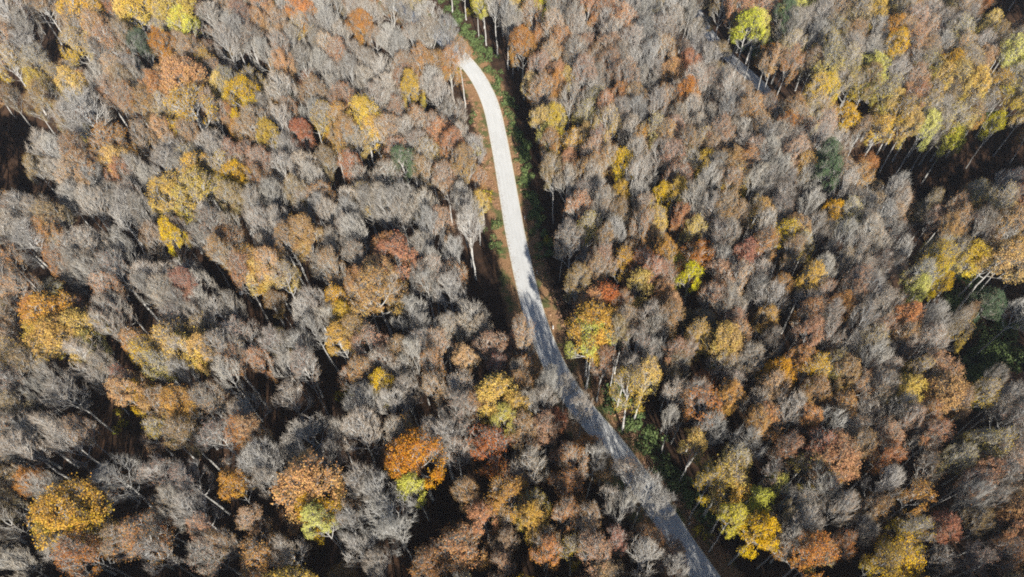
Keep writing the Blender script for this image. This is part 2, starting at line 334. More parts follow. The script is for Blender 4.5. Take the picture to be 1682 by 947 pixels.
TREE_TABLE = """
A 0 0
60 500 60 n;180 545 60 n;120 590 50 n;230 505 60 n
A 0 0
900 420 120 o;940 560 115 y;560 765 95 o;890 70 110 y;690 60 90 y;410 60 95 y;1200 520 85 y
D 0 316
850 60 95 y;970 40 100 y;1260 390 110 o;280 640 110 o;340 740 110 y;440 700 90 y;860 770 105 y;970 790 100 y;850 190 110 p
E 560 316
190 500 120 o;1235 680 115 y;1225 760 110 l;1250 590 100 o;650 830 115 p;300 360 100 r;1470 395 85 r
F 1120 316
130 730 120 o;1400 370 110 y;1300 410 100 y;1540 380 100 y;1440 440 95 y;65 370 90 o;1200 900 105 o;730 550 90 r
G 0 632
380 640 140 y;645 60 125 o;1525 510 140 o;1570 640 100 y;830 130 110 p;60 60 60 g
H 560 632
395 390 125 o;600 830 140 o;1425 40 90 y;1500 100 75 l;780 90 100 y;850 150 75 y;740 340 110 r;810 560 100 o
I 1120 632
200 500 110 y;240 590 100 y;150 550 90 y;350 750 90 y;720 370 110 o;380 210 85 o;1250 60 95 o;60 330 90 y;600 880 100 o;1050 880 110 y;110 130 90 o
A 0 0
60 60 80 g;140 150 50 g;20 30 50 q;250 60 60 n;180 20 40 n;400 40 80 y;440 90 60 y;490 170 60 p;360 150 50 p;560 60 60 p;660 50 80 y;720 110 60 y;880 60 80 y;900 150 60 l;830 110 50 y;960 60 60 p;30 200 70 p;120 250 70 g;60 330 60 m;200 330 70 m;300 330 60 p;200 420 50 y;380 440 60 y;300 400 50 m;400 240 60 m;560 230 70 p;500 290 50 g;620 200 50 n;700 260 60 e;790 190 50 g;820 260 55 o;900 250 50 p;980 270 60 g;1030 320 40 y;1040 100 60 g;1100 40 50 p;1150 180 60 g;1200 120 50 p;1270 130 40 o;1220 60 50 g;1240 220 60 g;1130 230 50 g;1300 40 50 o;1400 50 50 g;1380 130 50 p;1490 70 60 o;1590 60 60 g;1560 150 50 q;1640 130 50 g;1480 160 50 m;1660 30 40 g;1320 290 50 g;1400 260 50 q;1460 220 50 g;1390 350 50 o;1500 330 60 g;1560 240 50 g;1630 250 50 p;1600 340 50 g;1650 400 50 g;1660 300 50 p;880 400 90 o;820 470 60 o;960 480 70 o;940 570 90 y;830 560 50 m;1010 590 50 y;600 390 60 p;680 380 50 q;720 430 60 g;500 420 50 g;560 480 60 p;640 510 60 p;720 540 60 p;640 440 50 n;1060 400 60 p;1130 450 60 m;1200 510 70 y;1250 440 60 m;1200 400 50 g;1090 480 40 y;1150 590 40 o;1060 550 50 p;1390 470 75 g;1430 560 40 g;1320 560 60 g;1410 640 70 g;1560 500 70 p;1550 600 70 g;1620 620 60 m;1640 470 50 g;1660 560 50 p;1600 700 40 g;440 570 90 g;380 600 70 g;520 600 60 g;330 610 30 n;240 720 80 g;320 780 70 g;400 780 60 p;430 860 70 p;300 860 60 g;360 900 60 g;470 920 60 g;480 830 50 p;560 750 85 o;600 810 60 y;700 700 50 g;740 730 40 g;820 680 45 o;790 720 30 y;940 700 50 g;890 770 60 g;1050 750 80 g;1120 780 60 q;860 850 80 g;700 870 60 g;760 920 60 g;610 890 60 o;970 820 70 m;1000 880 80 y;1100 860 80 m;1180 900 70 y;900 900 60 g;1260 650 75 p;1200 700 50 p;1340 690 50 y;1240 790 60 p;1310 840 60 p;1180 800 50 p;1420 760 60 g;1500 700 50 r;1540 720 40 r;1400 860 80 g;1500 870 80 g;1560 890 60 g;1620 820 50 n;1650 740 40 o;1300 920 60 g
B 560 0
40 20 30 r;130 90 70 g;60 50 50 g;240 40 60 q;330 30 40 g;380 20 40 y;90 150 60 o;20 200 50 g;330 130 60 g;250 190 60 g;170 200 40 p;450 110 70 g;430 190 70 g;520 200 60 g;560 260 60 g;360 220 60 g;290 270 50 g;60 290 60 g;140 330 60 g;40 380 50 g;120 430 60 g;200 380 60 g;300 370 60 p;380 340 50 p;450 350 70 g;240 460 60 g;330 430 60 p;360 490 50 y;400 540 50 g;180 530 70 g;250 540 60 g;20 520 60 p;500 500 60 g;540 570 70 g;470 440 60 g;540 330 50 p;590 280 50 p;110 610 80 y;30 700 60 o;170 680 60 y;100 720 60 m;300 590 50 r;20 620 50 o;250 680 70 p;330 680 70 g;400 640 60 p;470 640 60 p;500 700 60 o;530 760 50 o;600 720 50 g;640 760 60 g;660 830 60 g;590 840 50 o;450 790 60 m;390 760 60 g;280 800 60 g;330 840 60 e;420 870 50 n;100 890 60 g;260 900 70 g;40 850 50 r;520 900 60 p;690 900 40 p;640 40 45 l;600 10 25 l;700 60 50 g;740 90 50 g;800 60 50 g;860 30 45 y;770 180 40 g;870 130 50 g;830 110 40 g;740 290 30 y;940 100 50 p;1000 40 40 l;1040 50 50 g;930 30 30 g;890 240 60 o;980 220 45 o;1050 180 50 p;1090 250 55 o;1020 300 50 p;940 310 40 o;880 350 50 g;970 340 50 p;1060 390 50 r;1060 460 30 o;1110 430 40 y;1170 300 60 g;1180 400 60 g;1220 250 50 p;1310 270 70 p;1250 330 60 p;1140 110 60 g;1090 50 50 g;1180 170 50 g;1200 60 50 g;1250 30 50 m;1300 80 50 p;1350 40 60 g;1400 40 50 q;1280 140 60 g;1330 190 60 g;1400 140 60 p;1460 80 60 g;1520 40 60 g;1550 180 70 g;1620 60 60 g;1640 160 60 g;1480 200 60 g;1430 240 60 g;1390 320 60 g;1330 370 60 p;1280 420 60 g;1240 480 50 g;1450 330 60 g;1520 310 60 g;1580 280 50 g;1640 370 50 o;1560 380 60 g;1480 400 60 g;1400 430 60 g;1340 470 60 g;880 440 40 y;900 500 30 y;980 470 65 g;1000 530 50 g;1120 540 55 g;1040 560 40 p;1060 610 50 y;940 620 60 y;1000 600 50 y;910 690 40 l;1140 740 75 y;1190 700 40 y;1230 580 60 m;1240 520 50 m;1310 560 50 p;1350 520 40 o;1380 580 60 g;1300 640 60 m;1440 520 60 g;1460 600 60 g;1530 560 60 g;1600 520 60 p;1640 600 60 g;1650 480 50 g;1440 670 50 g;1480 720 45 o;1540 680 60 m;1590 700 50 p;1640 680 60 p;1270 720 50 r;1250 780 60 r;1300 800 60 p;1370 850 60 y;1440 800 60 g;1560 790 60 q;1500 880 60 g;1620 800 60 p;1650 880 60 g;1430 880 50 g;1080 840 60 g;1040 740 45 p;1000 680 45 n;1130 810 40 o;1200 860 60 p;1100 910 50 g;1230 920 60 g;990 760 40 n;1020 870 50 n
C 1120 0
60 20 50 g;20 80 50 g;190 110 50 g;200 190 50 g;200 40 60 n;260 60 60 o;330 40 60 p;380 70 60 p;420 30 40 o;310 160 70 l;380 150 50 l;300 100 60 m;420 180 50 e;540 70 60 l;600 40 60 l;500 100 50 e;660 20 50 n;60 160 60 q;120 240 50 p;60 270 60 g;140 330 60 g;220 330 60 g;280 400 60 g;40 210 50 g;20 350 40 r;60 430 60 g;130 430 60 q;200 430 60 g;330 400 60 g;250 470 60 g;300 480 50 n;40 500 50 o;370 440 50 g;350 370 40 o;530 150 60 g;500 220 50 g;600 130 60 g;680 90 60 g;740 60 50 p;650 200 60 g;600 270 60 g;550 310 50 g;740 180 60 m;700 280 60 g;640 330 50 n;450 330 50 o;420 300 40 o;810 120 60 g;860 90 60 m;900 50 60 y;940 110 50 y;960 20 50 n;1030 40 60 m;840 200 60 g;920 190 60 g;820 280 60 g;890 280 60 g;950 270 60 g;1020 250 50 y;1010 180 60 o;1090 60 60 m;1120 130 60 g;1200 90 70 g;1260 140 60 g;1190 190 60 g;1130 240 60 g;1080 190 60 p;1180 290 60 g;1250 260 60 g;1150 330 60 g;1310 30 40 y;1380 30 50 p;1200 340 60 g;1390 120 60 q;1370 190 60 m;1340 250 60 p;1430 270 60 p;1480 260 50 q;1400 330 70 m;1470 340 60 o;1300 360 60 y;1260 410 50 y;1340 420 70 y;1430 440 60 y;1500 160 50 y;1600 90 75 g;1560 180 50 n;1620 150 60 g;1660 130 30 o;1540 210 50 n;1620 210 60 g;1660 180 50 g;1500 50 50 e;1560 20 40 n;1600 300 60 n;1660 330 50 n;1560 350 60 n;1540 440 60 y;1620 420 60 m;1660 420 50 m;1600 490 60 m;1530 640 50 l;1500 690 40 e;1550 580 50 l;1640 480 60 m;1650 640 50 y;1670 580 40 y;1500 510 50 g;940 370 70 l;900 440 60 n;860 350 50 g;780 340 60 g;720 330 60 g;690 440 50 y;650 480 50 y;760 430 60 g;830 430 60 g;640 540 40 y;740 490 50 p;700 500 30 y;1040 390 70 g;1110 420 60 g;1000 460 60 g;1070 460 60 m;950 520 60 m;1010 540 60 y;870 540 60 m;800 570 60 y;940 590 60 y;890 600 50 g;1060 590 60 m;970 640 50 o;1120 500 60 p;1190 480 60 q;1170 560 60 m;1100 620 60 y;1240 560 60 g;1300 510 60 n;1300 600 70 g;1250 640 50 g;1370 560 60 g;1420 590 60 p;1450 560 50 g;1400 620 60 y;1440 640 50 y;1380 690 50 l;1240 720 50 n;1310 700 60 n;1180 640 50 n;1030 660 50 g;700 590 60 p;620 620 50 g;640 560 50 g;700 660 50 p;750 720 55 g;570 560 40 n;520 570 60 p;560 630 60 p;470 590 60 m;500 650 50 o;430 560 60 g;380 540 60 g;330 590 60 p;350 520 50 g;270 600 50 n;210 560 60 g;140 590 60 g;230 660 60 g;170 690 60 p;90 600 60 g;30 570 60 g;60 660 60 q;100 720 60 m;140 780 50 n;30 740 60 p;40 820 60 m;110 830 50 y;300 680 60 g;350 660 60 g;290 740 60 g;400 730 60 g;460 700 60 q;340 780 60 p;410 780 60 g;480 770 60 g;540 710 60 g;530 780 60 p;600 700 60 p;650 730 60 q;610 800 50 n;680 800 60 e;720 810 50 p;690 880 60 e;570 840 50 y;500 850 60 p;440 860 60 g;370 850 60 g;300 840 60 p;240 830 60 o;170 860 60 g;120 910 50 g;200 910 50 p;260 900 60 m;340 920 60 g;430 930 50 g;520 920 60 g;600 900 60 g;780 870 60 p;760 930 50 g;860 910 60 p;850 810 60 g;930 820 75 g;1130 750 85 g;1070 800 50 q;1090 880 60 g;1030 930 60 g;1210 860 60 g;1160 890 60 g;1200 930 50 g;1290 910 50 p;1490 830 85 m;1540 800 60 o;1560 870 50 m;1440 870 50 n;1610 820 60 p;1650 870 60 g;1590 910 60 g;1420 920 50 g;1500 930 60 g
D 0 316
40 60 70 g;120 90 70 g;200 120 70 q;280 150 70 n;30 170 70 g;110 220 80 g;200 250 90 g;270 230 60 g;330 190 50 n;40 330 60 g;20 400 50 g;60 390 50 g;400 40 60 g;460 80 60 g;560 60 80 g;640 100 60 g;620 180 60 g;680 50 50 q;820 160 100 p;900 200 50 r;790 250 60 n;860 250 50 y;740 130 50 g;850 50 70 y;960 20 60 y;1020 60 60 y;980 70 40 m;1150 50 60 n;1060 180 80 q;1000 240 50 g;1120 260 80 p;1170 200 60 q;1110 310 50 p;1070 140 50 g;1300 60 60 g;1250 100 50 g;1350 30 60 g;1320 200 70 g;1280 240 50 g;1400 170 60 g;1400 240 70 g;1450 280 60 p;1340 290 50 g;1520 60 60 q;1450 40 50 n;1600 40 60 p;1560 110 50 g;1640 120 60 g;1530 230 70 o;1580 260 50 o;1640 260 50 g;1600 370 60 q;1660 400 50 p;370 330 100 q;440 290 70 q;410 400 70 g;320 380 50 p;480 400 60 g;520 270 50 g;600 300 50 g;600 400 80 q;550 480 60 p;650 370 60 g;120 500 80 g;60 510 60 g;180 490 60 g;20 480 40 o;230 620 70 o;300 640 70 o;380 600 60 r;270 730 80 y;380 700 80 y;450 730 60 y;330 760 70 y;200 650 60 r;480 800 50 l;60 650 70 n;50 740 70 p;100 820 70 m;40 840 60 n;150 870 60 n;770 450 90 g;900 440 90 g;830 520 80 g;1000 470 60 g;720 500 50 g;950 510 60 r;880 560 50 g;570 610 80 q;640 600 50 g;550 680 60 q;620 680 50 g;430 850 90 g;370 860 60 g;720 670 60 q;900 650 80 q;970 640 60 g;1090 600 85 g;1020 560 50 g;1150 580 50 g;1000 700 60 m;860 760 80 y;760 800 60 y;960 780 70 y;1010 800 60 y;800 870 60 m;700 730 60 p;900 830 60 m;1200 720 90 q;1130 780 80 q;1250 800 70 q;1180 860 60 p;1310 850 50 r;1360 730 60 g;1430 740 70 g;1480 800 80 g;1420 850 60 g;1500 880 60 g;1260 390 100 o;1200 420 60 p;1330 380 60 o;1290 450 60 y;1430 470 60 p;1390 560 40 n;1410 440 60 m;1560 560 70 g;1530 620 60 g;1620 640 70 g;1580 690 50 g;1660 560 50 y;80 920 60 g;250 920 50 g;590 910 60 g;650 920 50 r;900 930 60 g;1150 930 60 g;560 870 50 q
E 560 316
60 40 60 g;120 80 60 g;40 130 60 g;90 200 60 g;20 220 50 g;130 30 60 m;230 110 70 g;180 60 50 g;300 130 60 g;330 60 70 g;430 100 70 g;480 130 60 q;440 190 60 g;520 170 60 p;600 60 60 g;560 80 50 g;620 130 70 g;640 190 60 g;670 80 45 y;660 30 40 y;100 360 60 q;150 340 60 g;250 310 60 r;330 330 60 r;300 400 70 r;200 430 70 o;120 480 70 o;190 520 90 o;270 540 50 o;70 520 50 p;180 600 60 n;410 310 60 g;440 370 50 g;400 440 60 q;430 500 80 g;490 420 60 q;560 330 60 g;560 430 80 g;620 460 60 g;540 500 70 g;680 490 40 g;330 620 85 g;390 680 50 g;310 660 50 g;20 640 60 y;50 700 60 y;20 760 60 y;10 540 50 q;160 780 90 p;220 760 70 p;270 800 60 p;500 660 50 g;640 650 80 g;590 690 50 g;700 690 40 g;830 660 70 g;880 720 50 p;840 780 90 q;900 760 50 g;940 760 30 g;420 780 80 q;380 830 60 g;500 780 60 p;540 720 50 g;650 820 100 p;720 800 80 p;620 870 60 o;770 880 50 r;680 900 50 p;200 880 80 q;130 900 60 g;300 920 70 g;380 890 60 q;440 900 50 p;860 920 50 g;1030 910 60 g;1110 930 50 g;1190 60 60 q;1150 100 60 p;1250 40 50 g;1130 280 80 g;1200 200 50 m;1250 170 70 q;1180 250 60 g;1090 230 40 g;1280 250 50 p;1370 50 55 y;1360 130 50 n;1340 220 60 g;1290 100 50 g;1480 100 60 g;1450 30 50 g;1540 180 55 y;1570 60 45 y;1640 40 50 y;1660 160 50 o;1540 270 50 o;1480 210 60 p;1440 260 50 g;1600 330 50 o;1650 400 40 l;1280 350 60 p;1330 330 50 o;1360 370 50 y;1220 390 40 g;1290 430 60 p;1150 480 60 n;1480 390 75 r;1520 420 50 r;1430 340 40 p;1470 500 65 y;1500 530 40 y;1600 430 60 g;1600 530 55 o;1560 480 50 q;1640 640 60 o;1620 590 50 o;1240 590 80 o;1330 560 70 r;1260 670 80 y;1230 760 80 l;1190 720 50 l;1380 600 50 r;1390 680 60 n;1370 740 60 n;1260 860 40 p;1290 800 50 q;1530 640 70 q;1560 720 60 g;1450 800 80 g;1530 820 70 g;1580 770 60 g;1640 800 50 p;1400 870 60 g;1420 910 60 y;1500 920 60 y;1640 880 50 n
F 1120 316
60 70 60 g;130 100 60 q;40 150 60 o;60 220 50 y;200 90 60 g;200 160 50 g;160 220 60 q;250 220 50 g;350 140 60 m;370 210 60 g;370 280 60 g;390 110 50 y;390 60 60 g;290 150 50 n;70 380 70 o;30 440 50 l;110 340 50 o;150 450 75 r;140 520 60 p;180 350 60 g;300 340 70 r;280 450 60 g;380 440 60 q;230 590 80 q;460 110 60 q;480 50 60 g;560 220 60 o;520 250 80 y;600 210 50 o;470 240 50 y;580 300 50 m;540 340 50 p;610 80 50 g;680 90 60 m;720 50 60 g;700 130 50 y;650 200 50 g;680 230 40 g;500 430 70 q;620 460 60 y;490 510 50 o;420 550 80 g;470 570 60 g;350 530 50 g;600 520 50 p;590 580 70 q;620 620 60 p;560 630 50 g;740 540 70 r;770 580 50 o;710 520 50 p;710 630 55 g;700 420 60 g;830 60 60 g;800 130 60 m;780 260 60 g;840 180 60 q;900 100 60 g;980 80 70 g;1060 80 60 g;950 170 70 g;1030 150 70 g;1060 220 60 g;1000 240 70 g;900 220 60 q;840 250 60 g;930 310 60 g;870 330 60 g;1000 320 60 g;1060 330 50 g;950 380 60 g;1020 400 60 q;780 390 50 n;860 430 70 q;920 480 70 g;870 520 70 g;960 560 70 q;920 580 60 g;830 470 60 p;1060 450 60 p;1080 500 60 m;1130 520 50 l;1170 440 50 g;1190 490 40 g;1110 440 60 m;1200 60 50 n;1320 80 60 g;1150 260 60 g;1190 230 60 g;1230 240 50 r;1290 230 50 o;1350 170 60 p;1460 210 60 g;1530 240 60 m;1580 180 60 o;1560 60 60 m;1430 40 60 m;1480 50 60 g;1620 50 60 p;1650 200 60 g;1640 300 60 p;1250 310 60 m;1320 320 70 m;1250 380 60 y;1290 430 60 y;1270 480 60 y;1400 340 70 y;1440 300 50 y;1380 420 60 y;1440 400 70 m;1360 500 60 y;1420 490 60 y;1510 340 60 y;1560 370 70 y;1600 340 50 y;1540 430 60 y;1490 560 75 e;1640 610 70 g;1340 620 50 n;1390 600 50 n;1070 620 60 o;960 690 60 r;860 670 60 q;1080 710 60 p;1190 640 60 g;1200 700 70 g;1210 770 70 g;1260 800 70 g;920 740 60 m;960 770 60 g;940 820 60 g;900 850 60 g;1070 770 60 q;1070 870 60 g;1000 880 60 q;1330 720 50 m;1370 740 60 y;1360 800 50 y;1410 750 50 o;590 720 65 o;560 760 60 m;340 640 60 o;380 660 50 y;430 710 80 g;440 770 60 q;720 740 50 q;800 800 40 g;130 720 90 o;90 740 60 y;170 770 70 y;230 740 60 o;240 800 60 y;230 680 40 p;20 810 50 p;200 880 80 q;350 860 70 q;440 920 70 o;560 850 60 o;620 860 60 m;640 900 60 y;720 880 60 m;800 900 60 o;1200 890 80 o;1140 930 60 m;1250 920 60 o;1420 890 50 r;1540 920 70 q
G 0 632
30 30 60 g;130 30 70 g;200 60 60 g;30 110 60 g;360 60 90 g;320 100 60 g;120 110 60 n;640 60 110 o;720 70 60 y;490 10 40 g;80 260 100 g;170 250 80 g;150 330 80 g;50 340 70 g;230 350 60 g;290 240 60 g;330 250 80 g;380 300 70 g;400 240 50 g;830 120 90 p;760 160 70 p;900 130 70 o;820 220 70 m;740 220 50 p;930 260 70 n;920 30 80 g;1050 90 80 g;1180 20 70 g;1250 140 80 g;1180 170 60 g;1330 220 50 p;1430 80 80 g;1090 280 100 q;1220 260 70 o;1290 250 60 o;1520 260 110 g;1450 330 60 g;1640 370 60 g;1310 400 100 g;1330 480 60 g;1270 370 60 g;600 490 110 g;270 510 70 g;820 480 100 q;790 540 80 g;950 470 80 g;1000 460 50 g;880 570 50 q;1150 460 70 p;1170 530 70 o;1230 690 60 p;1530 520 110 o;1480 580 80 r;1590 590 70 y;1560 650 80 y;1600 700 60 l;1580 760 60 l;380 640 110 y;320 690 80 y;460 690 70 y;350 820 90 g;440 840 90 r;740 760 120 g;680 820 90 g;820 700 80 g;800 850 70 g;650 780 80 g;980 640 90 g;1040 730 60 o;1050 830 90 q;1130 780 60 n;1340 860 110 g;1450 850 80 g;60 700 80 g;100 660 60 g;80 900 70 g;180 520 60 r;60 560 60 n;60 500 60 n;1640 770 70 g;1660 250 70 g
H 560 632
110 90 90 g;150 120 70 g;240 110 70 g;210 40 50 y;260 170 60 g;330 50 70 q;430 90 80 g;450 30 60 p;600 40 90 g;600 160 90 q;690 150 50 p;780 80 80 y;740 50 60 y;850 150 55 y;800 210 50 l;880 30 60 g;930 50 60 g;1040 20 60 g;1000 120 60 g;940 160 60 g;1130 60 80 g;1190 110 70 g;1100 30 60 g;1010 240 70 p;900 260 70 n;90 250 90 g;150 290 70 g;290 270 60 g;250 310 60 g;360 250 50 p;510 300 110 g;460 250 70 g;570 350 70 g;390 380 100 o;320 400 70 o;440 440 60 o;380 520 60 l;110 480 90 g;740 330 80 r;700 400 60 p;910 430 90 g;1160 410 50 g;1240 390 70 g;1100 530 80 g;1150 580 60 g;1060 500 60 g;1430 470 100 g;1500 540 80 g;1580 580 50 g;1290 560 60 g;1380 640 70 g;1440 680 60 g;240 640 120 g;180 580 90 g;280 720 80 g;110 820 90 g;60 690 70 g;200 880 70 g;540 680 70 g;640 530 50 g;800 560 80 o;860 600 60 o;720 670 80 o;930 640 70 m;960 700 50 y;1040 640 60 q;1090 650 60 p;1210 710 60 n;820 700 60 m;600 820 110 o;540 850 80 o;430 900 80 p;780 780 60 n;800 900 60 p;1010 780 70 g;1090 770 60 p;1060 850 70 m;1150 820 60 m;1010 870 60 o;1250 860 80 p;1340 800 60 r;1300 880 70 p;1480 880 80 g;1660 900 50 g;1430 40 60 y;1500 110 60 l;1640 60 60 q;1640 180 60 g;1650 340 50 o
I 1120 632
30 90 60 g;210 30 60 q;130 120 70 o;60 170 50 o;110 230 80 g;50 330 70 y;110 320 60 y;230 90 60 o;340 110 70 g;380 200 60 o;330 190 60 o;400 250 60 m;460 40 60 o;560 110 60 o;600 150 50 o;630 60 60 o;680 90 50 p;510 170 80 g;310 320 90 g;260 390 70 m;200 480 70 y;130 500 60 y;160 560 60 y;230 600 80 y;210 640 60 y;430 430 60 q;400 480 60 q;440 530 60 l;330 590 60 l;250 670 50 l;720 200 80 g;760 130 60 p;840 230 70 g;880 160 70 g;930 140 60 g;1040 130 60 g;980 40 60 q;860 40 60 p;820 300 50 g;970 280 70 g;640 340 80 r;720 360 80 o;770 430 70 o;700 430 70 r;500 330 60 p;620 440 80 m;560 420 60 g;680 520 90 g;620 520 80 g;560 590 90 g;720 560 50 g;740 640 50 q;980 370 70 r;900 400 60 p;960 510 70 g;920 610 60 g;860 700 60 g;1100 70 70 y;1180 60 70 p;1260 50 70 o;1330 130 60 g;1390 50 60 p;1450 80 60 m;1110 180 60 r;1180 160 40 r;1200 240 60 p;1570 80 60 g;1590 160 80 g;1600 260 60 q;1320 290 60 g;1400 300 60 m;1180 330 60 g;1300 380 60 m;1370 420 60 p;1430 380 60 m;1450 440 60 o;1600 380 110 g;1560 460 80 g;1520 320 60 m;1120 420 60 g;1180 450 70 q;1230 440 50 g;1380 480 60 p;1340 550 70 g;1400 580 60 g;1460 560 60 q;1110 590 70 o;1240 650 80 q;1290 680 60 p;1270 730 70 r;1130 740 70 m;1600 630 60 o;1560 680 60 m;1590 710 60 o;1640 740 60 p;1500 700 60 n;1420 690 60 n;590 730 80 g;640 760 70 g;550 820 60 g;520 760 50 g;360 740 60 m;340 770 60 y;400 680 60 m;480 690 60 n;730 830 70 q;800 790 50 r;680 850 60 m;600 870 60 o;540 900 60 o;1050 870 80 y;980 890 60 y;1230 880 60 q;1420 860 70 q;1500 820 60 q;1570 830 60 p;1620 880 70 q;1660 800 60 p
"""

# ------------------------------------------------------------------ tree forms (trunk, crown of branches, leaves)
def bez(a, b, c, n):
    return [a * (1 - t) ** 2 + b * 2 * t * (1 - t) + c * t * t for t in [i / n for i in range(n + 1)]]
def tree_form(seed, H=20.0, R=3.6, n_limb=9, clear=0.48, upright=0.5, twigs=(9, 6, 6)):
    """returns trunk Geo, branch Geo, and twig samples (position, outward, height 0..1, clump value)"""
    g = random.Random(seed)
    T, B, tips = Geo(), Geo(), []
    zc = H * 0.70; cz = H * 0.30
    sq = g.uniform(0.85, 1.15)
    def inside(p):
        q = Vector((p.x / (R * sq), p.y / (R / sq), (p.z - zc) / cz)); L = q.length
        lim = 1.0 + 0.13 * noise.noise(q.normalized() * 1.9 + Vector((seed, 0, 0))) + g.uniform(-0.06, 0.08)
        if L > lim:
            q *= lim / L
            return Vector((q.x * R * sq, q.y * R / sq, zc + q.z * cz))
        return p
    def rad4(p): return Vector((p.x, p.y, p.z - H * 0.42)).normalized()
    wob = [Vector((0, 0, 0))]
    top = H * 0.80; ns = 9
    for i in range(1, ns + 1):
        wob.append(Vector((wob[-1].x + g.uniform(-.16, .16), wob[-1].y + g.uniform(-.16, .16), top * i / ns)))
    def tp(z):
        f = z / top * ns; i = min(ns - 1, int(f)); return wob[i].lerp(wob[i + 1], f - i)
    def tr(z): return 0.21 * (1 - z / top) ** 0.8 + 0.04 if z < top else 0.035
    T.tube([Vector((0, 0, -0.8))] + wob, [0.30, 0.27] + [tr(p.z) for p in wob[1:]], 7)
    for i in range(n_limb):
        f = i / (n_limb - 1)
        z0 = H * (clear + (0.76 - clear) * f ** 0.9 * g.uniform(0.85, 1.0))
        an = i * 2.4 + g.uniform(-0.5, 0.5) + seed
        s = tp(z0)
        phi = math.radians(88 - 80 * f + g.uniform(-12, 12))
        e = Vector((R * sq * math.sin(phi) * math.cos(an), R / sq * math.sin(phi) * math.sin(an), zc + cz * math.cos(phi) * 0.98))
        e = s.lerp(e, g.uniform(0.86, 1.02))
        if e.z < s.z + 1.2: e.z = s.z + g.uniform(1.2, 2.6)
        c = s.lerp(e, 0.5) + Vector((0, 0, -upright * g.uniform(0.2, 1.2))) + Vector((math.cos(an), math.sin(an), 0)) * upright * 0.9
        P = bez(s, c, e, 7)
        for k in range(1, 8): P[k] = P[k] + Vector((g.uniform(-.12, .12), g.uniform(-.12, .12), g.uniform(-.1, .1)))
        r0 = 0.092 * g.uniform(0.8, 1.15)
        B.tube(P, [r0 * (1 - 0.82 * k / 7) for k in range(8)], 5)
        L = (e - s).length
        for j in range(twigs[0]):
            t = 0.22 + 0.78 * (j + g.random() * 0.7) / twigs[0]; t = min(t, 0.99)
            k = int(t * 7); p = P[k].lerp(P[k + 1], t * 7 - k); d = (P[k + 1] - P[k]).normalized()
            side = d.cross(Vector((g.uniform(-1, 1), g.uniform(-1, 1), g.uniform(-1, 1)))).normalized()
            out = Vector((p.x, p.y, 0)); out = out.normalized() if out.length > 0.3 else Vector((0, 0, 0))
            rad_ = (p - Vector((0, 0, H * 0.50))).normalized()
            d2 = (d * 0.6 + side * 0.62 + rad_ * 0.55 + Vector((0, 0, 0.15))).normalized()
            L2 = (0.42 * L * (1 - 0.45 * t) + 0.5) * g.uniform(0.7, 1.15)
            e2 = inside(p + d2 * L2)
            c2 = p.lerp(e2, 0.5) + side * L2 * 0.10 - Vector((0, 0, 0.10 * L2))
            Q = bez(p, c2, e2, 4)
            B.tube(Q, [0.042, 0.035, 0.029, 0.023, 0.016], 4)
            for m_ in range(twigs[1]):
                u = 0.25 + 0.75 * (m_ + g.random() * 0.6) / twigs[1]; u = min(u, 0.98)
                k2 = int(u * 4); p3 = Q[k2].lerp(Q[k2 + 1], u * 4 - k2); dd = (Q[k2 + 1] - Q[k2]).normalized()
                s3 = dd.cross(Vector((g.uniform(-1, 1), g.uniform(-1, 1), g.uniform(-1, 1)))).normalized()
                d3 = (dd * 0.65 + s3 * 0.55 + rad_ * 0.5).normalized()
                L3 = g.uniform(0.9, 1.75)
                e3 = inside(p3 + d3 * L3)
                B.tube([p3, p3.lerp(e3, 0.5) + s3 * 0.07, e3], [0.024, 0.019, 0.012], 3, 0)
                cl = noise.noise(e3 * 0.55 + Vector((seed * 3.1, 0, 0)))
                for q_ in range(twigs[2]):
                    w = g.uniform(0.2, 1.0); p4 = p3.lerp(e3, w)
                    s4 = Vector((g.uniform(-1, 1), g.uniform(-1, 1), g.uniform(-0.5, 1))).normalized()
                    d4 = ((e3 - p3).normalized() * 0.75 + s4 * 0.50 + rad_ * 0.35).normalized()
                    e4 = p4 + d4 * g.uniform(0.5, 1.0)
                    B.tube([p4, e4], [0.0125, 0.0], 3, 1)
                    nrm = Vector((e4.x / R, e4.y / R, (e4.z - zc) / cz * 0.8 + 0.2))
                    h = (e4.z - (zc - cz)) / (2 * cz)
                    tips.append((p4, e4, nrm.normalized(), h, cl))
    return T, B, tips
def leaves_geo(tips, seed, per, size, keep):
    g = random.Random(seed); G = Geo()
    for (p4, e4, n, h, cl) in tips:
        k = per * keep(h, cl)
        cnt = int(k) + (1 if g.random() < k - int(k) else 0)
        for _ in range(cnt):
            p = p4.lerp(e4, g.uniform(0.3, 1.15)) + Vector((g.uniform(-.22, .22), g.uniform(-.22, .22), g.uniform(-.22, .22)))
            nn = (n * 0.9 + Vector((g.uniform(-1, 1), g.uniform(-1, 1), g.uniform(-1, 1)))).normalized()
            G.leaf(p, nn, size * g.uniform(0.6, 1.2), h, g.random(), g)
    return G
FORM_ARGS = [dict(seed=1, R=3.6, n_limb=10, clear=0.46, upright=0.6), dict(seed=2, R=3.7, n_limb=8, clear=0.50, upright=1.0),
             dict(seed=3, R=3.4, n_limb=11, clear=0.42, upright=0.3), dict(seed=4, R=3.9, n_limb=9, clear=0.48, upright=0.8),
             dict(seed=5, R=3.5, n_limb=7, clear=0.52, upright=1.2), dict(seed=6, R=3.6, n_limb=10, clear=0.44, upright=0.5),
             dict(seed=7, R=3.7, n_limb=12, clear=0.46, upright=0.9)]
sparse_top = lambda h: 1.0 - smooth((h - 0.42) / 0.45)
